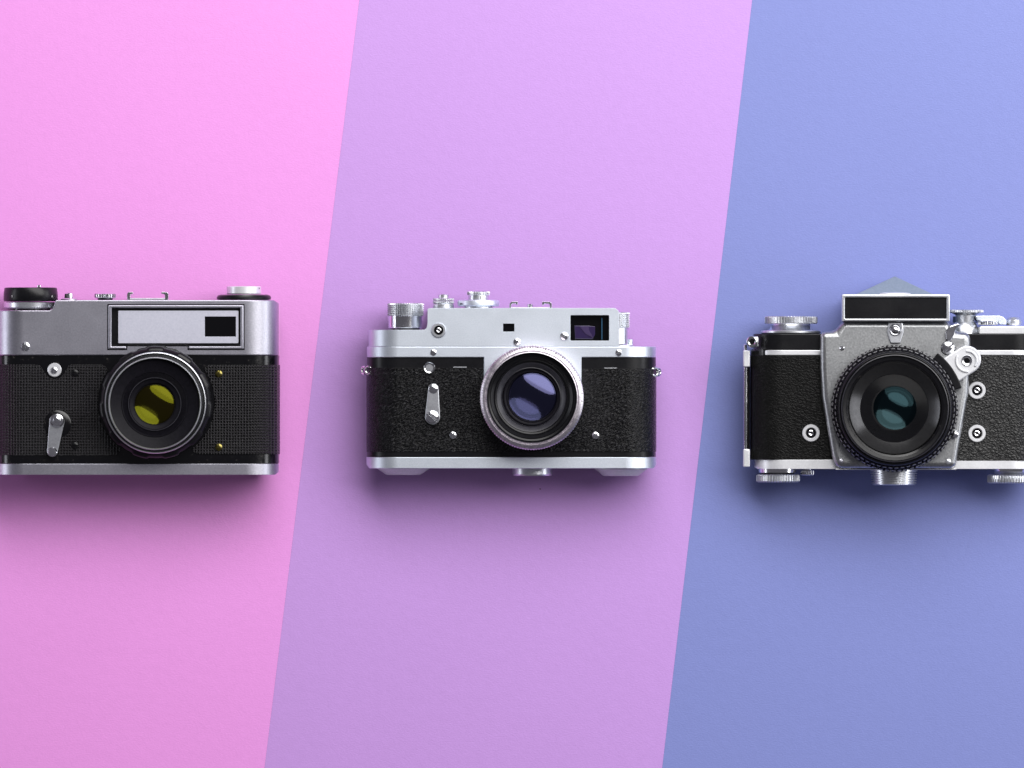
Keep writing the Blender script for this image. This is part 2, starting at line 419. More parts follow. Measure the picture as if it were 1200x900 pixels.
# covering
lp = [(-14,427), (40,427), (47,428), (52,436), (57,442.5), (64,444.5), (71,442.5), (76,436), (80,428.5), (84,427), (119,427), (124,429.5), (126.5,434)]
lp += arcpts(183, 472, 68, 147, 233, 16) + [(136,533.5), (-14,533.5)]
lp = [p for p in lp]
shell('leather_panel', stadium(-10, 327.4, .4, Z1+1.2, 38), lp, M['weave'], c1, .5)
rp = [(330,427.5), (330,532.5), (233,532.5), (227,530), (225.5,525)] + arcpts(183, 472, 68.5, -49, 35, 16) + [(240.5,430), (245,427.5)]
shell('leather_panel', stadium(-10, 327.4, .4, Z1+1.2, 38), rp, M['weave'], c1, .5)
for x, y, m_, a in ((88,437,'black_satin',0), (88,522,'black_satin',0), (256.5,438,'brass',80), (256.5,524,'brass',100)):
    screw(x, y, Z1+.8, 4.3, c1, a, m_, 'rivet')
# screw with washer
wsh = lathe('washer', [(0,Z1-1), (8.2,Z1-1), (8.2,Z1+2), (7.4,Z1+2.7), (0,Z1+2.7)], 64, 433.5, M['chrome_bright'], c1, n=48)
screw(63.5, 434, Z1+2.7, 4.1, wsh, 100)
# self-timer lever
lathe('timer_plate', [(0,Z1), (16,Z1), (16,Z1+1.6), (15,Z1+2.2), (0,Z1+2.2)], 67.5, 497, M['black'], c1, n=48)
def lever(x0, y0, r0, x1, y1, r1, z, parent, m):
    d = Vector((x1-x0, y1-y0)); L = d.length; a = math.atan2(d.y, d.x); b = math.acos((r0-r1)/L)
    pts = [(x0+r0*math.cos(a+b+(2*math.pi-2*b)*i/12), y0+r0*math.sin(a+b+(2*math.pi-2*b)*i/12)) for i in range(13)]
    pts += [(x1+r1*math.cos(a-b+2*b*i/10), y1+r1*math.sin(a-b+2*b*i/10)) for i in range(11)]
    return ext('self_timer_lever', pts, z, z+3.4, M[m], parent, 1.1, 3)
lv = lever(67, 493.5, 9, 61.5, 529, 6.3, Z1+2.8, c1, 'chrome_soft')
lathe('pivot_cap', [(8.3,Z1+6), (8.3,Z1+7.5), (7.2,Z1+9), (4,Z1+10), (0,Z1+10.3)], 67.3, 492.5, M['chrome'], lv, n=40)
screw(67.3, 492.5, Z1+8.4, 4.8, lv, 20)
lathe('lever_tip_cap', [(5.7,Z1+5.8), (5.7,Z1+7), (4.4,Z1+8.2), (0,Z1+8.6)], 61.7, 529.5, M['chrome'], lv, n=32)
# ---- lens
LX, LY = 183, 472
ln = lathe('lens', [(0,Z1-4), (60,Z1-4), (60,Z1+6), (57,Z1+8), (52,Z1+8), (52,Z1+2), (0,Z1+2)], LX, LY, M['black_satin'], c1, n=96); ln['label'] = 'black lens with twin chrome rings and yellow reflections'
ext('lens_mount_tab', [(158,413), (163,408.5), (170,407.5), (174,405.2), (193,405.2), (197,407.5), (206,409), (214,414), (206,424), (160,424)], Z1-1, Z1+9, M['black_satin'], ln, 1.5)
def scallop(j, k, a): return 1 - .022*min(1, max(0, .5+2.5*math.sin(a*11)))*(1 if 1 <= j <= 4 else 0)
lathe('focus_ring', [(56,Z1+5), (65,Z1+5), (66.5,Z1+7), (66.2,Z1+20), (65,Z1+22), (61.5,Z1+24), (59,Z1+24), (56,Z1+20)], LX, LY, M['black_satin'], ln, n=264, mod=scallop, closed=True)
lathe('barrel', [(57,Z1+18), (61,Z1+18), (61,Z1+27), (59.4,Z1+28.6), (57,Z1+28.6)], LX, LY, M['black_barrel'], ln, n=96, closed=True)
lathe('chrome_ring', [(56.9,Z1+24), (59.5,Z1+27), (59.6,Z1+31.5), (58.9,Z1+33), (58.2,Z1+33.2), (57.4,Z1+31)], LX, LY, M['chrome_soft'], ln, n=128, closed=True)
lathe('knurled_ring', [(53.5,Z1+26), (57.4,Z1+30), (57.5,Z1+32.1), (56,Z1+33), (53.5,Z1+32)], LX, LY, M['black_satin'], ln, n=720, mod=lambda j,k,a: 1-(.012 if k%4<2 and j in (2,3) else 0), closed=True)
lathe('filter_rim', [(52.2,Z1+25), (54.4,Z1+30), (54.5,Z1+35), (54,Z1+35.9), (53.2,Z1+36), (52.6,Z1+35.2)], LX-.5, LY+.8, M['chrome_soft'], ln, n=128, closed=True)
lathe('inner_bezel', [(52.2,Z1+34), (51.6,Z1+31), (47,Z1+29), (38.8,Z1+26.5), (38.2,Z1+27.4), (37.4,Z1+26.6)] + ridges(37.2,Z1+26.6,31.2,Z1+23.5,7,.5) + [(30.8,Z1+24.4), (30,Z1+24.4), (29.2,Z1+23), (25,Z1+21.2), (23.6,Z1+19.5), (23.6,Z1+12), (52,Z1+12)], LX-1, LY+1.5, M['black_barrel'], ln, n=128, closed=True, angle=15)
lathe('bezel_line', [(30.2,Z1+24), (31.2,Z1+24), (31.1,Z1+25), (30.4,Z1+25)], LX-1, LY+1.5, M['barrel_grey'], ln, n=96, closed=True)
optics(LX-1.4, LY+2.2, 23.5, Z1+18.5, 1, ln, 30, 28)
# ---- controls on the top edge
zc = 40
kn = lathe('winding_knob', [(0,336.6), (28,336.6), (30.4,337), (31,338), (31.8,344), (32,351), (31,352.8), (0,353)], 34.5, zc, M['black_satin'], c1, 'y', 96)
lathe('knob_pin', disc_prof(2.6, 333.4, 337, .8), 44.5, zc+4, M['chrome'], kn, 'y', 20)
text('9', 13.5, 347.6, zc+25.4, 4.2, M['print_white'], kn).rotation_euler = (0, R(-40), 0)
text('A', 60.5, 347.2, zc+19.6, 4.2, M['print_white'], kn).rotation_euler = (0, R(52), 0)
lathe('knob_base', [(0,353.8), (29.5,353.8), (30.3,354.6), (30,360), (28.6,361.4), (0,361.4)], 33, zc, M['chrome_soft'], c1, 'y', 96)
lathe('knob_foot', disc_prof(25, 361.2, 364, .3), 33, zc, M['black'], c1, 'y', 48)
sb = lathe('shutter_button', [(0,343), (4.2,343), (5.2,344), (5.6,349.5), (5.6,351), (0,351)], 79.5, zc, M['chrome'], c1, 'y', 40)
lathe('button_collar', [(0,349.2), (8,349.2), (9.6,350.4), (9.6,352), (0,352)], 79.5, zc, M['chrome_soft'], sb, 'y', 48)
knob('frame_counter', 12.6, 343.4, 349.4, 122, zc, M['chrome'], c1, 26, .05)
lathe('counter_neck', disc_prof(9, 349, 352, .3), 122, zc, M['black'], c1, 'y', 32)
sh = ext('accessory_shoe', rect(150,349.2,195,352), 22, 58, M['chrome_soft'], c1, .4)
ext('shoe_rail', [(148.2,351.5), (148.2,344), (150,342), (155,342), (155.6,344.4), (153,344.6), (152,346), (152,351.5)], 22, 58, M['chrome'], sh, .4)
ext('shoe_rail', [(196.8,351.5), (196.8,344), (195,342), (188.6,341.8), (188.4,344.2), (191.6,344.6), (192.6,346), (192.6,351.5)], 22, 58, M['chrome'], sh, .4)
dl = lathe('speed_dial', [(0,335.2), (19.4,335.2), (20.2,336), (20.2,343.6), (19.6,344.4), (0,344.4)], 285, zc, M['chrome_bright'], c1, 'y', 96)
text('N', 303.2, 337.8, zc+9, 3.2, M['black'], dl).rotation_euler = (0, R(63), 0)
lathe('dial_disc', [(0,344.8), (28,345), (31,346.2), (32,348.2), (31.6,350.6), (28,351.4), (20,351.6), (19,352.4), (0,352.4)], 285, zc, M['black_satin'], c1, 'y', 96)

# ================================================================== CAMERA TWO: light silver rangefinder on purple paper
c2 = thing('camera', 'silver film camera with dark lavender lens reflections and knurled knobs, on purple paper', 'camera', 599, 455, 'vintage film cameras lying in a row')
Z2 = 78
bp = shell('bottom_plate', stadium(429, 769.5, 0, Z2+1.5, 37), [(429,535.8), (769.5,535.8), (769.5,545), (766,549), (433,549), (429,545)], M['satin_light'], c2, 1.4)
shell('body', stadium(429.6, 769, .3, Z2, 37), rect(427, 417.5, 772, 535.5), M['black_satin'], c2, .3)
lo = [(427,431), (427,529.5), (772,529.5), (772,432), (681,432), (681,468.5), (567.5,468.5), (567.5,431)]
shell('leather_panel', stadium(429, 769.6, .5, Z2+.9, 37), lo, M['grain'], c2, .4)
fp = [(427,406), (772,406), (772,418.8), (681.5,418.8), (681.5,467), (567,467), (567,418.8), (427,418.8)]
shell('front_plate', stadium(429.6, 769.2, .6, Z2+2, 37), fp, M['satin_light'], c2, .9)
tc_ = [(431.5,386.5), (497,386.5), (500,384), (501,379), (501,362.2), (504,361), (721,361), (725,364.5), (725,405.8), (431.5,405.8)]
tp = shell('top_cover', stadium(431.5, 780, .8, Z2+2.2, 36), tc_, M['satin_light'], c2, 1.7,
           cuts=[prism_bm(rect(589.5,379.2,602.8,388.6), Z2-4, 200), prism_bm(rrect(668.5,369.3,713.8,399.2,1.2), Z2-12, 200)])
ext('rangefinder_window', rect(589.6,379.3,602.7,388.5), Z2-5, Z2-1, M['window_black'], tp, .1)
vf = ext('viewfinder_window', rrect(668.6,369.4,713.7,399.1,1.1), Z2-14, Z2-7, M['window_black'], tp, .1)
ext('viewfinder_lens', [(673,381.5), (690,381.5), (697.5,382.5), (697.5,392), (694.5,397.5), (674,397.2)], Z2-8, Z2-5.6, M['violet_glass'], vf, .6)
ext('viewfinder_mask', [(679,382), (690,382.5), (690,386), (695,396), (686,391)], Z2-5.5, Z2-4.9, M['violet_glass_light'], vf, .1)
ext('glass_edge', rect(704.8,372.3,706,398), Z2-6, Z2-3.5, M['blue_line'], vf, .1)
socket(514, 387, Z2+2, 8.6, c2, 'chrome_soft', hole=.62)
screw(508, 413, Z2+1.8, 3.9, c2, 60); screw(606, 400.8, Z2+2, 4.6, c2, 60); screw(661.3, 394, Z2+2, 5, c2, -10); screw(725, 413.3, Z2+1.8, 4, c2, 20)
screw(531, 510, Z2+.8, 4.5, c2, 75); screw(698, 510.3, Z2+.8, 4.5, c2, 50)
lathe('black_trim', disc_prof(7, Z2-1, Z2+1.2, .3), 503.2, 431, M['black'], c2, n=36)
pr = lathe('flash_ring', [(4.6,Z2-1), (6.8,Z2-1), (6.8,Z2+2.6), (6,Z2+3.6), (4.9,Z2+3), (4.6,Z2+1.6)], 503.2, 431, M['chrome'], c2, n=40, closed=True)
lathe('ring_button', [(0,Z2+2), (4.5,Z2+2), (4.4,Z2+.5), (0,Z2+.5)], 503.2, 431, M['chrome_soft'], pr, n=32)
for x0, x1 in ((531,547), ):
    ext('slot_mark', rrect(x0,429.9,x1,430.9,.4), Z2-.5, Z2+1.3, M['chrome_soft'], c2, .2)
ext('slot_mark', rrect(708,431,723,431.8,.35), Z2-.5, Z2+1.3, M['chrome_soft'], c2, .2)
lv = lever(507, 488.5, 9, 508, 455.5, 6.2, Z2+2.2, c2, 'chrome_soft')
screw(506.8, 488.5, Z2+5.4, 7.6, lv, -42); lathe('lever_tip_cap', [(5.6,Z2+5.2), (5.6,Z2+6.2), (4,Z2+7.4), (0,Z2+7.8)], 508, 455.5, M['chrome'], lv, n=32)
# strap lugs
def torus_bm(cx, cy, cz, rr, tr, tilt_y=0, n=28, k=10):
    bm = bmesh.new(); g = []
    for i in range(n):
        a = 2*math.pi*i/n; row = []
        for j in range(k):
            b = 2*math.pi*j/k; q = rr+tr*math.cos(b)
            x, y, z = q*math.cos(a), q*math.sin(a), tr*math.sin(b)
            ct, st = math.cos(R(tilt_y)), math.sin(R(tilt_y))
            row.append(bm.verts.new(P(cx+x*ct+z*st, cy+y, cz-x*st+z*ct)))
        g.append(row)
    for i in range(n):
        for j in range(k): bm.faces.new((g[i][j], g[(i+1)%n][j], g[(i+1)%n][(j+1)%k], g[i][(j+1)%k]))
    return bm
lg = link('strap_lug', finish(torus_bm(432, 434, 56, 4.2, 1.5, -30)), M['chrome'], c2)
link('lug_loop', finish(torus_bm(425.8, 434, 50, 4.2, 1.3, -60)), M['chrome'], lg)
lg = link('strap_lug', finish(torus_bm(767.5, 436, 56, 4.6, 1.6, 30)), M['chrome'], c2)
link('lug_loop', finish(torus_bm(772, 436, 50, 4.2, 1.3, 60)), M['chrome'], lg)
# ---- lens
LX, LY = 623.3, 466
ln = lathe('lens', [(0,Z2-2), (57,Z2-2), (57,Z2+28), (52,Z2+30), (52,Z2+2), (0,Z2+2)], LX, LY, M['chrome_soft'], c2, n=96); ln['label'] = 'lens with a wide pale alloy rim and lavender reflections'
lathe('focus_ring', [(55,Z2+6), (60,Z2+6), (60.6,Z2+8), (60.6,Z2+26), (58,Z2+29), (55,Z2+29)], LX, LY, M['lilac_ring'], ln, n=480, mod=lambda j,k,a: 1-(.012 if k%4<2 and j in (2,3) else 0), closed=True)
lathe('front_rim', [(52.6,Z2+26), (57,Z2+28), (60.3,Z2+31), (61.2,Z2+33), (61.2,Z2+35.6), (60.2,Z2+37.2), (56.4,Z2+40), (55.4,Z2+40.2), (54.9,Z2+39.2), (54.2,Z2+39.2), (53.6,Z2+40.4), (52.8,Z2+40.6), (52.3,Z2+39.4)], LX, LY, M['lilac_ring'], ln, n=480, mod=lambda j,k,a: 1-(.008 if k%4<2 and j in (3,4) else 0), closed=True)
for i, a in enumerate([92, 84, 61, 52, 33, 5, -4, 74, 20]):
    o = link('rim_mark', finish(lathe_bm(disc_prof(.75, 0, .35, .1), ORG[0], ORG[1], 'z', 10)), M['black_satin'], ln, P(LX+58.4*math.cos(R(a)), LY-58.4*math.sin(R(a)), Z2+38.4))
lathe('inner_bezel', [(52.6,Z2+39.6), (51.9,Z2+37), (50.6,Z2+34), (48.5,Z2+33), (47.9,Z2+33.8), (47,Z2+33), (44.4,Z2+30.5), (43.6,Z2+31), (42.6,Z2+29), (40.8,Z2+28.4), (40.8,Z2+20), (52.6,Z2+20)], LX-.2, LY-.1, M['black_satin'], ln, n=128, closed=True, angle=20)
lathe('grey_ring', [(41,Z2+28.2), (40.2,Z2+29.2), (38,Z2+28), (35.2,Z2+25.4), (34.4,Z2+25.8), (33.8,Z2+24.6), (33.8,Z2+18), (41,Z2+18)], LX-.9, LY-.3, M['barrel_grey'], ln, n=128, closed=True, angle=20)
lathe('glass_retainer', [(34,Z2+24), (33,Z2+24.8), (32.2,Z2+23.8), (30.4,Z2+22.8), (29.7,Z2+23.3), (28.6,Z2+21.4), (28.4,Z2+14), (34,Z2+14)], LX+.2, LY-1, M['black_barrel'], ln, n=128, closed=True, angle=20)
optics(LX+.7, LY-1.7, 28.4, Z2+20.4, 2, ln, 30, 28)
# ---- controls
zc = 40
k = knob('winding_knob', 21.6, 355, 370.6, 475, zc, M['chrome_soft'], c2, 46, .06, cross=6)
lathe('knob_skirt', [(0,370), (20,370), (20,383.6), (19.4,384.4), (0,384.4)], 474.5, zc, M['chrome'], k, 'y', 64)
lathe('knob_shadow_ring', disc_prof(17.5, 384, 388, .3), 474.5, zc, M['black'], k, 'y', 48)
sb = lathe('shutter_button', [(0,344.4), (5.2,344.4), (6.2,345.4), (6.2,350), (0,350)], 519.5, zc, M['chrome_soft'], c2, 'y', 40)
knob('button_ring', 12.5, 349.2, 352.2, 519.5, zc, M['chrome_soft'], sb, 34, .05, ch=.4)
knob('button_ring', 12.6, 352.6, 355.4, 519.5, zc, M['chrome_soft'], sb, 34, .05, ch=.4)
lathe('button_foot', [(0,355), (11,355), (12.4,356.6), (12.6,360), (12.6,362), (0,362)], 519.5, zc, M['chrome_soft'], sb, 'y', 48)
d_ = lathe('speed_dial', [(0,345.6), (12,345.6), (12.2,352), (0,352)], 560.6, zc, M['chrome_soft'], c2, 'y', 64)
knob('dial_grip', 13.4, 341.2, 345.8, 560.6, zc, M['chrome_soft'], d_, 30, .07, ch=.4)
lathe('dial_plate', [(0,351), (22,351.2), (24.4,352), (24.7,353), (24.7,357.4), (23.6,358.8), (0,358.8)], 560.6, zc, M['satin_light'], d_, 'y', 96)
lathe('dial_foot', disc_prof(17, 358.6, 361.6, .3), 560.6, zc, M['chrome_soft'], d_, 'y', 48)
ext('index_dot', rect(538.8,355.2,540.4,356.9), zc+10, zc+17.4, M['black'], d_, .1)
ext('index_dot', rect(563.2,346.6,563.8,350.8), zc+11, zc+12.3, M['black'], d_, .1)
sh = ext('accessory_shoe', rect(597,359.9,647,362), 22, 58, M['chrome_soft'], c2, .3)
ext('shoe_rail', [(597,361.5), (597,356), (599.2,353.4), (606.8,353.2), (606.8,357), (605.2,357), (604.6,355.6), (600.2,355.8), (599,357.4), (599,361.5)], 22, 58, M['chrome'], sh, .3)
ext('shoe_rail', [(646.8,361.5), (646.8,356), (644.6,353.4), (635.4,353.4), (635.2,357.6), (637,357.6), (637.8,355.8), (643,356), (644.4,357.4), (644.4,361.5)], 22, 58, M['chrome'], sh, .3)
lathe('shoe_pin', disc_prof(3.4, 355.8, 362, .5), 621.3, zc, M['chrome'], sh, 'y', 24)
rk = knob('rewind_knob', 15.4, 365.6, 384.4, 723, zc+4, M['chrome_soft'], c2, 36, .07, cross=7)
lathe('knob_skirt', [(0,384), (13.2,384), (13.4,403), (14.4,404.4), (0,405.4)], 723, zc+4, M['chrome_soft'], rk, 'y', 64)
lathe('knob_seat', disc_prof(20, 404.2, 407, .4), 724, zc+4, M['chrome_soft'], rk, 'y', 64)
lathe('small_lever', disc_prof(3, 397.4, 406.4, .5), 739, zc, M['satin_light'], c2, 'y', 24)
# feet
lathe('foot', [(0,547), (31,547), (31,549.4), (27,552), (20.5,556.4), (19,556.8), (0,556.8)], 472.5, zc, M['foot'], c2, 'y', 64)
lathe('foot', [(0,547), (31,547), (31,550), (27,552.6), (21.5,557.4), (20,558), (0,558)], 728, zc, M['foot'], c2, 'y', 64)
lathe('tripod_socket', [(0,547), (23.6,547), (23.6,556), (22.4,557.8), (0,557.8)], 624, zc, M['chrome_soft'], c2, 'y', 64)

# ================================================================== CAMERA THREE: reflex with pointed prism on blue paper
c3 = thing('camera', 'grey reflex camera with pointed prism top and broad black lens, on blue paper', 'camera', 1049, 460, 'vintage film cameras lying in a row')
Z3 = 74
XR = 1227
shell('bottom_plate', stadium(885, XR-8, 0, Z3+.6, 34), [(884,538.8), (XR,538.8), (XR,547), (XR-3,549.6), (888,549.6), (884,547)], M['chrome_bright'], c3, .9)
shell('body', stadium(880.6, XR-4, .4, Z3-1, 35), rect(878, 409, XR+3, 539), M['black'], c3, .3)
shell('leather_panel', stadium(880, XR-3, .6, Z3+1, 35), rect(877, 416.3, 1049, 538.4), M['pebble'], c3, .5)
shell('leather_panel', stadium(880, XR-3, .6, Z3+1, 35), rect(1049.5, 416.3, XR+4, 540), M['pebble_lit'], c3, .5)
shell('top_cover', stadium(883.5, XR-6, .8, Z3+.4, 34), rect(880, 391, XR+3, 410), M['black_satin'], c3, 1.2)
shell('chrome_strip', stadium(884.6, XR-7, 1, Z3+1.4, 34), rect(882, 410.2, XR+3, 416.2), M['chrome_bright'], c3, .8)
# hinge and catch on the left end
hg = ext('back_hinge', rect(871.4,410.4,879.2,430), 30, 62, M['chrome_bright'], c3, 1.3)
lathe('hinge_rod', disc_prof(2.6, 430, 526.5, .4), 874.6, 50, M['chrome'], hg, 'y', 24)
ext('hinge_leaf', rect(876.6,430,879.6,526.5), 30, 47, M['black'], hg, .3)
ext('hinge_leaf', rect(871.4,526.4,879.2,547.4), 30, 62, M['chrome_bright'], hg, 1.3)
lathe('hinge_pin', disc_prof(1.9, 403.5, 411, .5), 874, 50, M['chrome'], hg, 'y', 20)
lg = ext('strap_lug', [(877,396), (881,394.4), (889,394.4), (889,406.6), (880,406.6), (876.2,402)], Z3-12, Z3-3, M['chrome'], c3, 1.2)
link('lug_loop', finish(torus_bm(881.5, 400.5, Z3-2, 5, 1.9, -14)), M['chrome'], lg)
lathe('lug_hole', [(0,Z3-2.6), (3.6,Z3-2.6)], 881.8, 400.5, M['black'], lg, n=24)
# front plate
pl = [(961,389), (979,388), (987,376), (1111,376), (1119,389), (1136.5,390), (1137.5,402), (1135,460), (1119.5,549), (980.5,549), (974.5,534), (963,465), (961,430)]
fpl = ext('front_plate', pl, Z3-18, Z3+14, M['hammered'], c3, 9, 6)
ext('plate_rim', [(979,549.4), (1121,549.4), (1120,550.6), (980,550.6)], Z3-10, Z3+8, M['chrome'], c3, .3)
lathe('small_screw', [(0,Z3+12), (2.8,Z3+12), (2.8,Z3+14.6), (1.8,Z3+15.4), (0,Z3+15.5)], 986.5, 408, M['chrome'], fpl, n=24)
lathe('small_screw', [(0,Z3+12), (2.9,Z3+12), (2.9,Z3+14.4), (1.8,Z3+15), (0,Z3+15)], 985.5, 540.5, M['satin_dark'], fpl, n=24)
lathe('small_screw', [(0,Z3+12), (3.2,Z3+12), (3.2,Z3+14.4), (1.8,Z3+15), (0,Z3+15)], 1111, 541, M['chrome_soft'], fpl, n=24)
# prism housing
pf = ext('prism_frame', rect(986.3,345,1112.5,376.6), Z3-20, Z3+24, M['chrome_soft'], c3, 1.0, cuts=[prism_bm(rrect(989.6,348.8,1108.6,373.4,1.5), Z3+20, 200)])
ext('prism_front', rrect(989.8,349,1108.4,373.2,1.4), Z3+17, Z3+21.6, M['black_satin'], pf, .3)
fr = [(991,350.4), (1107,350.4), (1107,371.8), (991,371.8)]
bm = bmesh.new()
vs = [bm.verts.new(P(*p)) for p in ((1002,345.6,Z3+8), (1095,345.6,Z3+8), (1095,345.6,6), (1002,345.6,6), (1049.5,323.6,Z3-18), (1049.5,323.6,22))]
for f in ((0,1,4), (1,2,5,4), (2,3,5), (3,0,4,5), (0,3,2,1)): bm.faces.new([vs[i] for i in f])
bmesh.ops.recalc_face_normals(bm, faces=bm.faces)
me = bpy.data.meshes.new('m'); bm.to_mesh(me); bm.free()
ext('prism_housing', rect(991,347,1107,389), 5, Z3-15, M['prism'], c3, 3)
link('prism_roof', bevel(me, .8, 2), M['prism'], c3)
lathe('prism_collar', [(0,342.4), (22,342.6), (27,343.8), (28,346), (0,346)], 1049, Z3-14, M['chrome_bright'], c3, 'y', 48)
# badge lug above the lens
bl = ext('front_lug', [(1040.6,378), (1057.6,378), (1058.6,389), (1054.6,402.4), (1043.4,402.4), (1039.6,389)], Z3+10, Z3+17, M['chrome_soft'], fpl, 1.1)
lathe('lug_stud', [(0,Z3+16), (7,Z3+16), (7,Z3+18.4), (6,Z3+19.6), (5.2,Z3+18.8), (3.6,Z3+19.8), (2,Z3+21), (0,Z3+21.4)], 1048.8, 386.5, M['chrome'], bl, n=40)
# latch beside the prism
lt = ext('prism_latch', [(1108,397), (1107.4,389), (1112,382), (1122,378.4), (1125,380), (1119.5,386), (1117.5,393), (1113.5,400), (1109.5,400)], Z3+8, Z3+19, M['chrome'], c3, 2.6, 4)
sc = screw(1110.8, 408, Z3+14.6, 8, lt, 42)
lathe('screw_seat', [(0,Z3+12), (8.6,Z3+12), (8.6,Z3+14.6), (7.6,Z3+15.4), (0,Z3+15.4)], 1110.8, 408, M['black'], lt, n=36)
# sockets
for x, y in ((950.5,507.5), (1145,457.5), (1145,508)):
    socket(x, y, Z3+1, 10.2, c3, 'chrome_bright')
lathe('release_stud', [(0,Z3+12), (4.6,Z3+12), (4.6,Z3+20), (3.8,Z3+23), (2,Z3+24.4), (0,Z3+24.8)], 1118.6, 508.5, M['chrome'], c3, n=32)
# ---- lens
LX, LY = 1047.5, 478.6
ln = lathe('lens', [(0,Z3+9), (66,Z3+9), (66,Z3+24), (50,Z3+24), (50,Z3+14.3), (0,Z3+14.3)], LX, LY, M['black_satin'], c3, n=96); ln['label'] = 'broad black lens with notched grip ring and teal reflections'
NB = 88
def notch(j, k, a):
    if j in (2, 3, 4): return 1-(.028 if k % 5 < 2 else 0)
    if j in (6, 7, 8): return 1-(.028 if (k+2) % 5 < 2 else 0)
    return 1
lathe('grip_ring', [(62,Z3+20), (72,Z3+20), (74.2,Z3+22), (74.4,Z3+31), (73,Z3+33.4), (71.4,Z3+34), (72,Z3+35), (71.2,Z3+38), (69.6,Z3+41), (67.6,Z3+42.6), (65,Z3+42.6), (62,Z3+30)], LX, LY, M['black_barrel'], ln, n=NB*5, mod=notch, closed=True)
def dash_ring(r0, r1, z0, z1, n, duty, off):
    bm = bmesh.new()
    for i in range(n):
        a0 = 2*math.pi*(i+off)/n; a1 = a0+2*math.pi*duty/n
        q = []
        for zz, rr0, rr1 in ((z0, r0, r1),):
            pts = [(r0,a0,z1), (r1,a0,z0), (r1,a1,z0), (r0,a1,z1)]
            t = [bm.verts.new(P(LX+r*math.cos(a), LY-r*math.sin(a), z)) for r, a, z in pts]
            b = [bm.verts.new(P(LX+(r-.6)*math.cos(a), LY-(r-.6)*math.sin(a), z-.8)) for r, a, z in pts]
            bm.faces.new(t); bm.faces.new(b[::-1])
            for j in range(4): bm.faces.new((t[j], b[j], b[(j+1)%4], t[(j+1)%4]))
    return finish(bm, smooth=False)
g1 = link('grip_edges', dash_ring(72.6, 73.3, Z3+33, Z3+34.4, 62, .58, 0), M['worn_edge'], ln); g1['kind'] = 'stuff'
g2 = link('grip_edges', dash_ring(69.6, 70.2, Z3+40, Z3+41.8, 62, .58, .5), M['worn_edge'], ln); g2['kind'] = 'stuff'
lathe('barrel', [(62,Z3+34), (67.2,Z3+41), (66.6,Z3+48), (65.4,Z3+49.6), (64.4,Z3+50), (63.4,Z3+49.2), (62,Z3+46)], LX, LY, M['black_satin'], ln, n=128, closed=True)
lathe('front_rim', [(58,Z3+44), (62.4,Z3+46), (62.8,Z3+50.6), (62.2,Z3+51.6), (61.4,Z3+51.6), (60.6,Z3+50), (56.5,Z3+49), (55,Z3+44)], LX, LY, M['black_satin'], ln, n=128, closed=True)
lathe('rim_line', [(61.3,Z3+50.5), (63,Z3+50.5), (62.9,Z3+52), (61.9,Z3+52.4)], LX, LY, M['barrel_grey'], ln, n=128, closed=True)
lathe('inner_bezel', [(57,Z3+49.4), (54.6,Z3+48), (53.4,Z3+45), (53.4,Z3+30), (57,Z3+30)], LX, LY, M['black'], ln, n=128, closed=True)
lathe('polished_cone', [(53.6,Z3+46.6), (53,Z3+47), (52.4,Z3+46.4), (40.2,Z3+38.2), (40.2,Z3+30), (53.6,Z3+30)], LX-.3, LY-.2, M['cone'], ln, n=128, closed=True)
lathe('ridged_cone', [(40.4,Z3+38)] + ridges(39.8,Z3+38,26.6,Z3+31,12,.55) + [(25.4,Z3+29.5), (25.4,Z3+20), (40.4,Z3+20)], LX-.5, LY-.3, M['black_satin'], ln, n=128, closed=True, angle=12)
optics(LX+.6, LY-.6, 25.4, Z3+30.5, 3, ln, 31, 30)
# black arc flange and release arm at the upper right of the lens
arc = arcpts(LX, LY, 73.5, 52, 17, 10) + arcpts(LX, LY, 82.5, 17, 52, 10)
ext('arm_flange', arc, Z3+13, Z3+30, M['black_satin'], ln, 1.2)
ARM = (1132.8, 421.5)
d = Vector((1085-ARM[0], 452-ARM[1])).normalized(); nrm = Vector((-d.y, d.x)); rr = 16.2; a0 = math.atan2(nrm.y, nrm.x)
ap = [(ARM[0]+rr*math.cos(a0+math.pi*i/16), ARM[1]+rr*math.sin(a0+math.pi*i/16)) for i in range(17)]
e_ = Vector(ARM)+d*42
ap += [tuple(e_-nrm*rr), tuple(e_+nrm*rr)]
arm = ext('release_arm', ap, Z3+15, Z3+26, M['chrome_bright'], c3, 1.6, 3)
lathe('arm_bore', [(0,Z3+26.4), (3.2,Z3+26.4), (5.2,Z3+27.6), (6.2,Z3+27.6), (6.6,Z3+26), (6.6,Z3+24), (0,Z3+24)], ARM[0]-.5, ARM[1]+1, M['chrome'], arm, n=36)
lathe('bore_hole', [(0,Z3+27.2), (3.4,Z3+27.2), (3.4,Z3+26), (0,Z3+26)], ARM[0]-.5, ARM[1]+1, M['black'], arm, n=24)
def rib(cx, cy, r, a0, a1, wd):
    return arcpts(cx, cy, r-wd/2, a0, a1, 10) + arcpts(cx, cy, r+wd/2, a1, a0, 10)
ext('finger_rib', rib(ARM[0], ARM[1]+1, 11.2, -38, 97, 2.7), Z3+25, Z3+28, M['chrome_bright'], arm, .9)
ext('finger_rib', rib(ARM[0], ARM[1]+1, 12.8, 152, 275, 2.7), Z3+25, Z3+28, M['chrome_bright'], arm, .9)
# index figure by the grip ring
text('1', 983.3, 521.6, Z3+14.3, 7, M['black'], fpl)
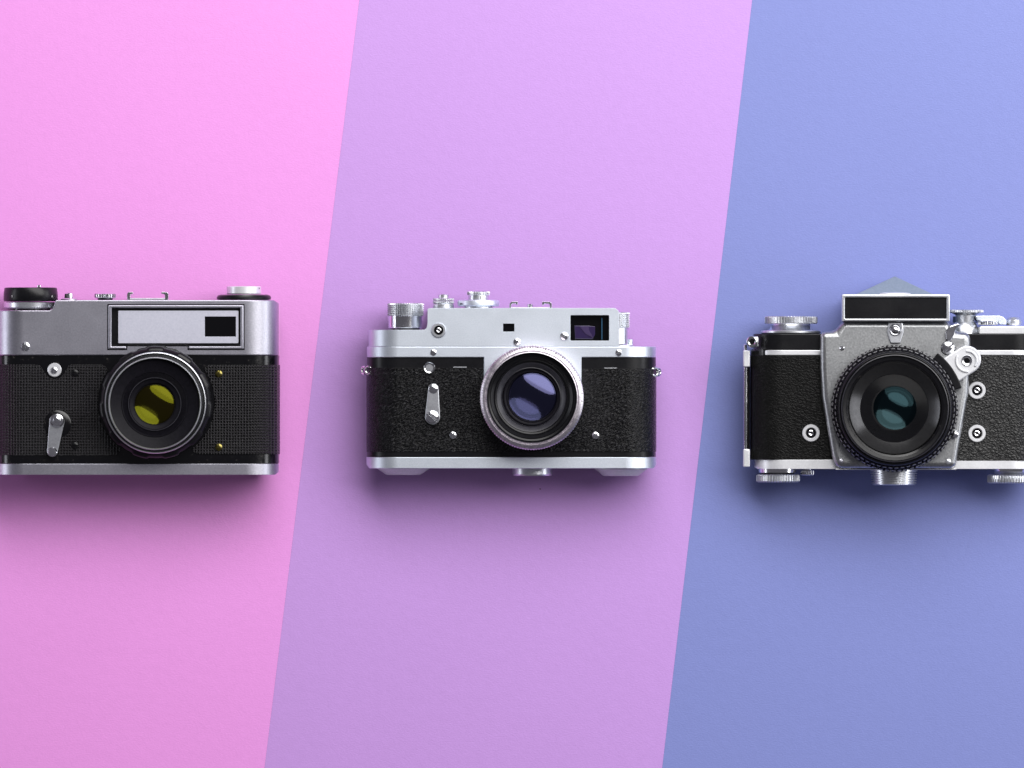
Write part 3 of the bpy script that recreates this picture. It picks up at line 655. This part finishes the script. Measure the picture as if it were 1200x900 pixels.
# ---- controls above and below
zc = 38
k = knob('winding_knob', 31, 370.4, 379.4, 928, zc, M['chrome_soft'], c3, 54, .035, ch=.8)
lathe('knob_neck', [(0,379), (24,379), (23,381), (25,385.4), (28,388), (0,388)], 927.5, zc, M['chrome'], k, 'y', 64)
lathe('knob_seat', [(0,387), (34.6,387), (35.4,388), (35.4,389.8), (33,391.6), (0,391.6)], 927.5, zc, M['chrome_soft'], k, 'y', 96)
k = knob('speed_dial', 20.6, 362.6, 366.4, 1133.5, zc, M['chrome_soft'], c3, 44, .04, ch=.5)
lathe('dial_stem', [(0,366), (17,366.4), (12,369), (11.6,377), (14,380), (16.6,386), (16.6,391.8), (0,391.8)], 1133, zc, M['chrome_soft'], k, 'y', 64)
lathe('dial_collar', [(0,370), (15,370.6), (15,378), (0,378)], 1133.5, zc-16, M['prism'], k, 'y', 48)
wl = ext('winding_lever', [(1144,369.6), (1172,369.4), (1177,371), (1180.6,375), (1180.6,380.4), (1172,380), (1170,376.4), (1146,375.6)], zc-14, zc+14, M['satin_light'], c3, 1.2)
knob('lever_disc', 11.6, 375.6, 380.8, 1159, zc+10, M['chrome'], wl, 26, .05, ch=.6)
lathe('lever_button', [(0,371.2), (6.4,371.8), (7.4,373), (8.8,374.6), (9,378), (8.4,381.2), (0,381.2)], 1189.5, zc, M['chrome_soft'], wl, 'y', 48)
lathe('button_flange', disc_prof(9.9, 376.4, 378.4, .5), 1189.5, zc, M['chrome_soft'], wl, 'y', 48)
ext('lever_plate', [(1147.6,384), (1150,382), (1214,382), (1218,385), (1218,391.8), (1147.6,391.8)], 8, 62, M['chrome_bright'], c3, 2.2)
k = knob('film_knob', 25.6, 555.8, 565.4, 912.6, zc, M['chrome_soft'], c3, 44, .045, ch=1.0)
lathe('knob_neck', [(0,549), (23,549), (22.4,554), (18,556), (0,556)], 912, zc, M['chrome'], k, 'y', 64)
knob('small_knob', 8.2, 551, 557.4, 947, zc, M['chrome'], c3, 18, .05, ch=.6)
lathe('small_knob_stem', disc_prof(5.4, 549, 552, .3), 947, zc, M['chrome'], c3, 'y', 24)
k = knob('film_knob', 26, 556.2, 566.6, 1184.6, zc, M['chrome_soft'], c3, 46, .045, ch=1.0)
lathe('knob_neck', [(0,549), (21.5,549), (20,554.4), (18,557), (0,557)], 1186, zc, M['chrome'], k, 'y', 64)
tp_ = [(0,549.5), (27.6,549.5)]
for i in range(6):
    b = 551.4+i*2.8; r_ = 27.6-.28*i
    tp_ += [(r_, b), (r_, b+1.5), (r_-2.4, b+1.7), (r_-2.4, b+2.6)]
tp_ += [(25.6, 568), (24.6,568.6), (0,568.6)]
lathe('tripod_socket', tp_, 1048.6, zc+8, M['chrome_soft'], c3, 'y', 80, angle=25)

# ------------------------------------------------------------------ crumb on the purple paper
ORG[0], ORG[1] = 600, 450
bm = bmesh.new(); bmesh.ops.create_icosphere(bm, subdivisions=1, radius=1.0*S)
for v in bm.verts: v.co.x *= random.uniform(.9,1.3); v.co.y *= random.uniform(.6,.9); v.co.z *= random.uniform(.4,.6)
o = link('crumb', finish(bm, smooth=False), M['black_satin'], None, P(600+33*k0, 450+123*k0, .4))
o['label'] = 'tiny black speck on the purple paper below the silver camera'; o['category'] = 'crumb'
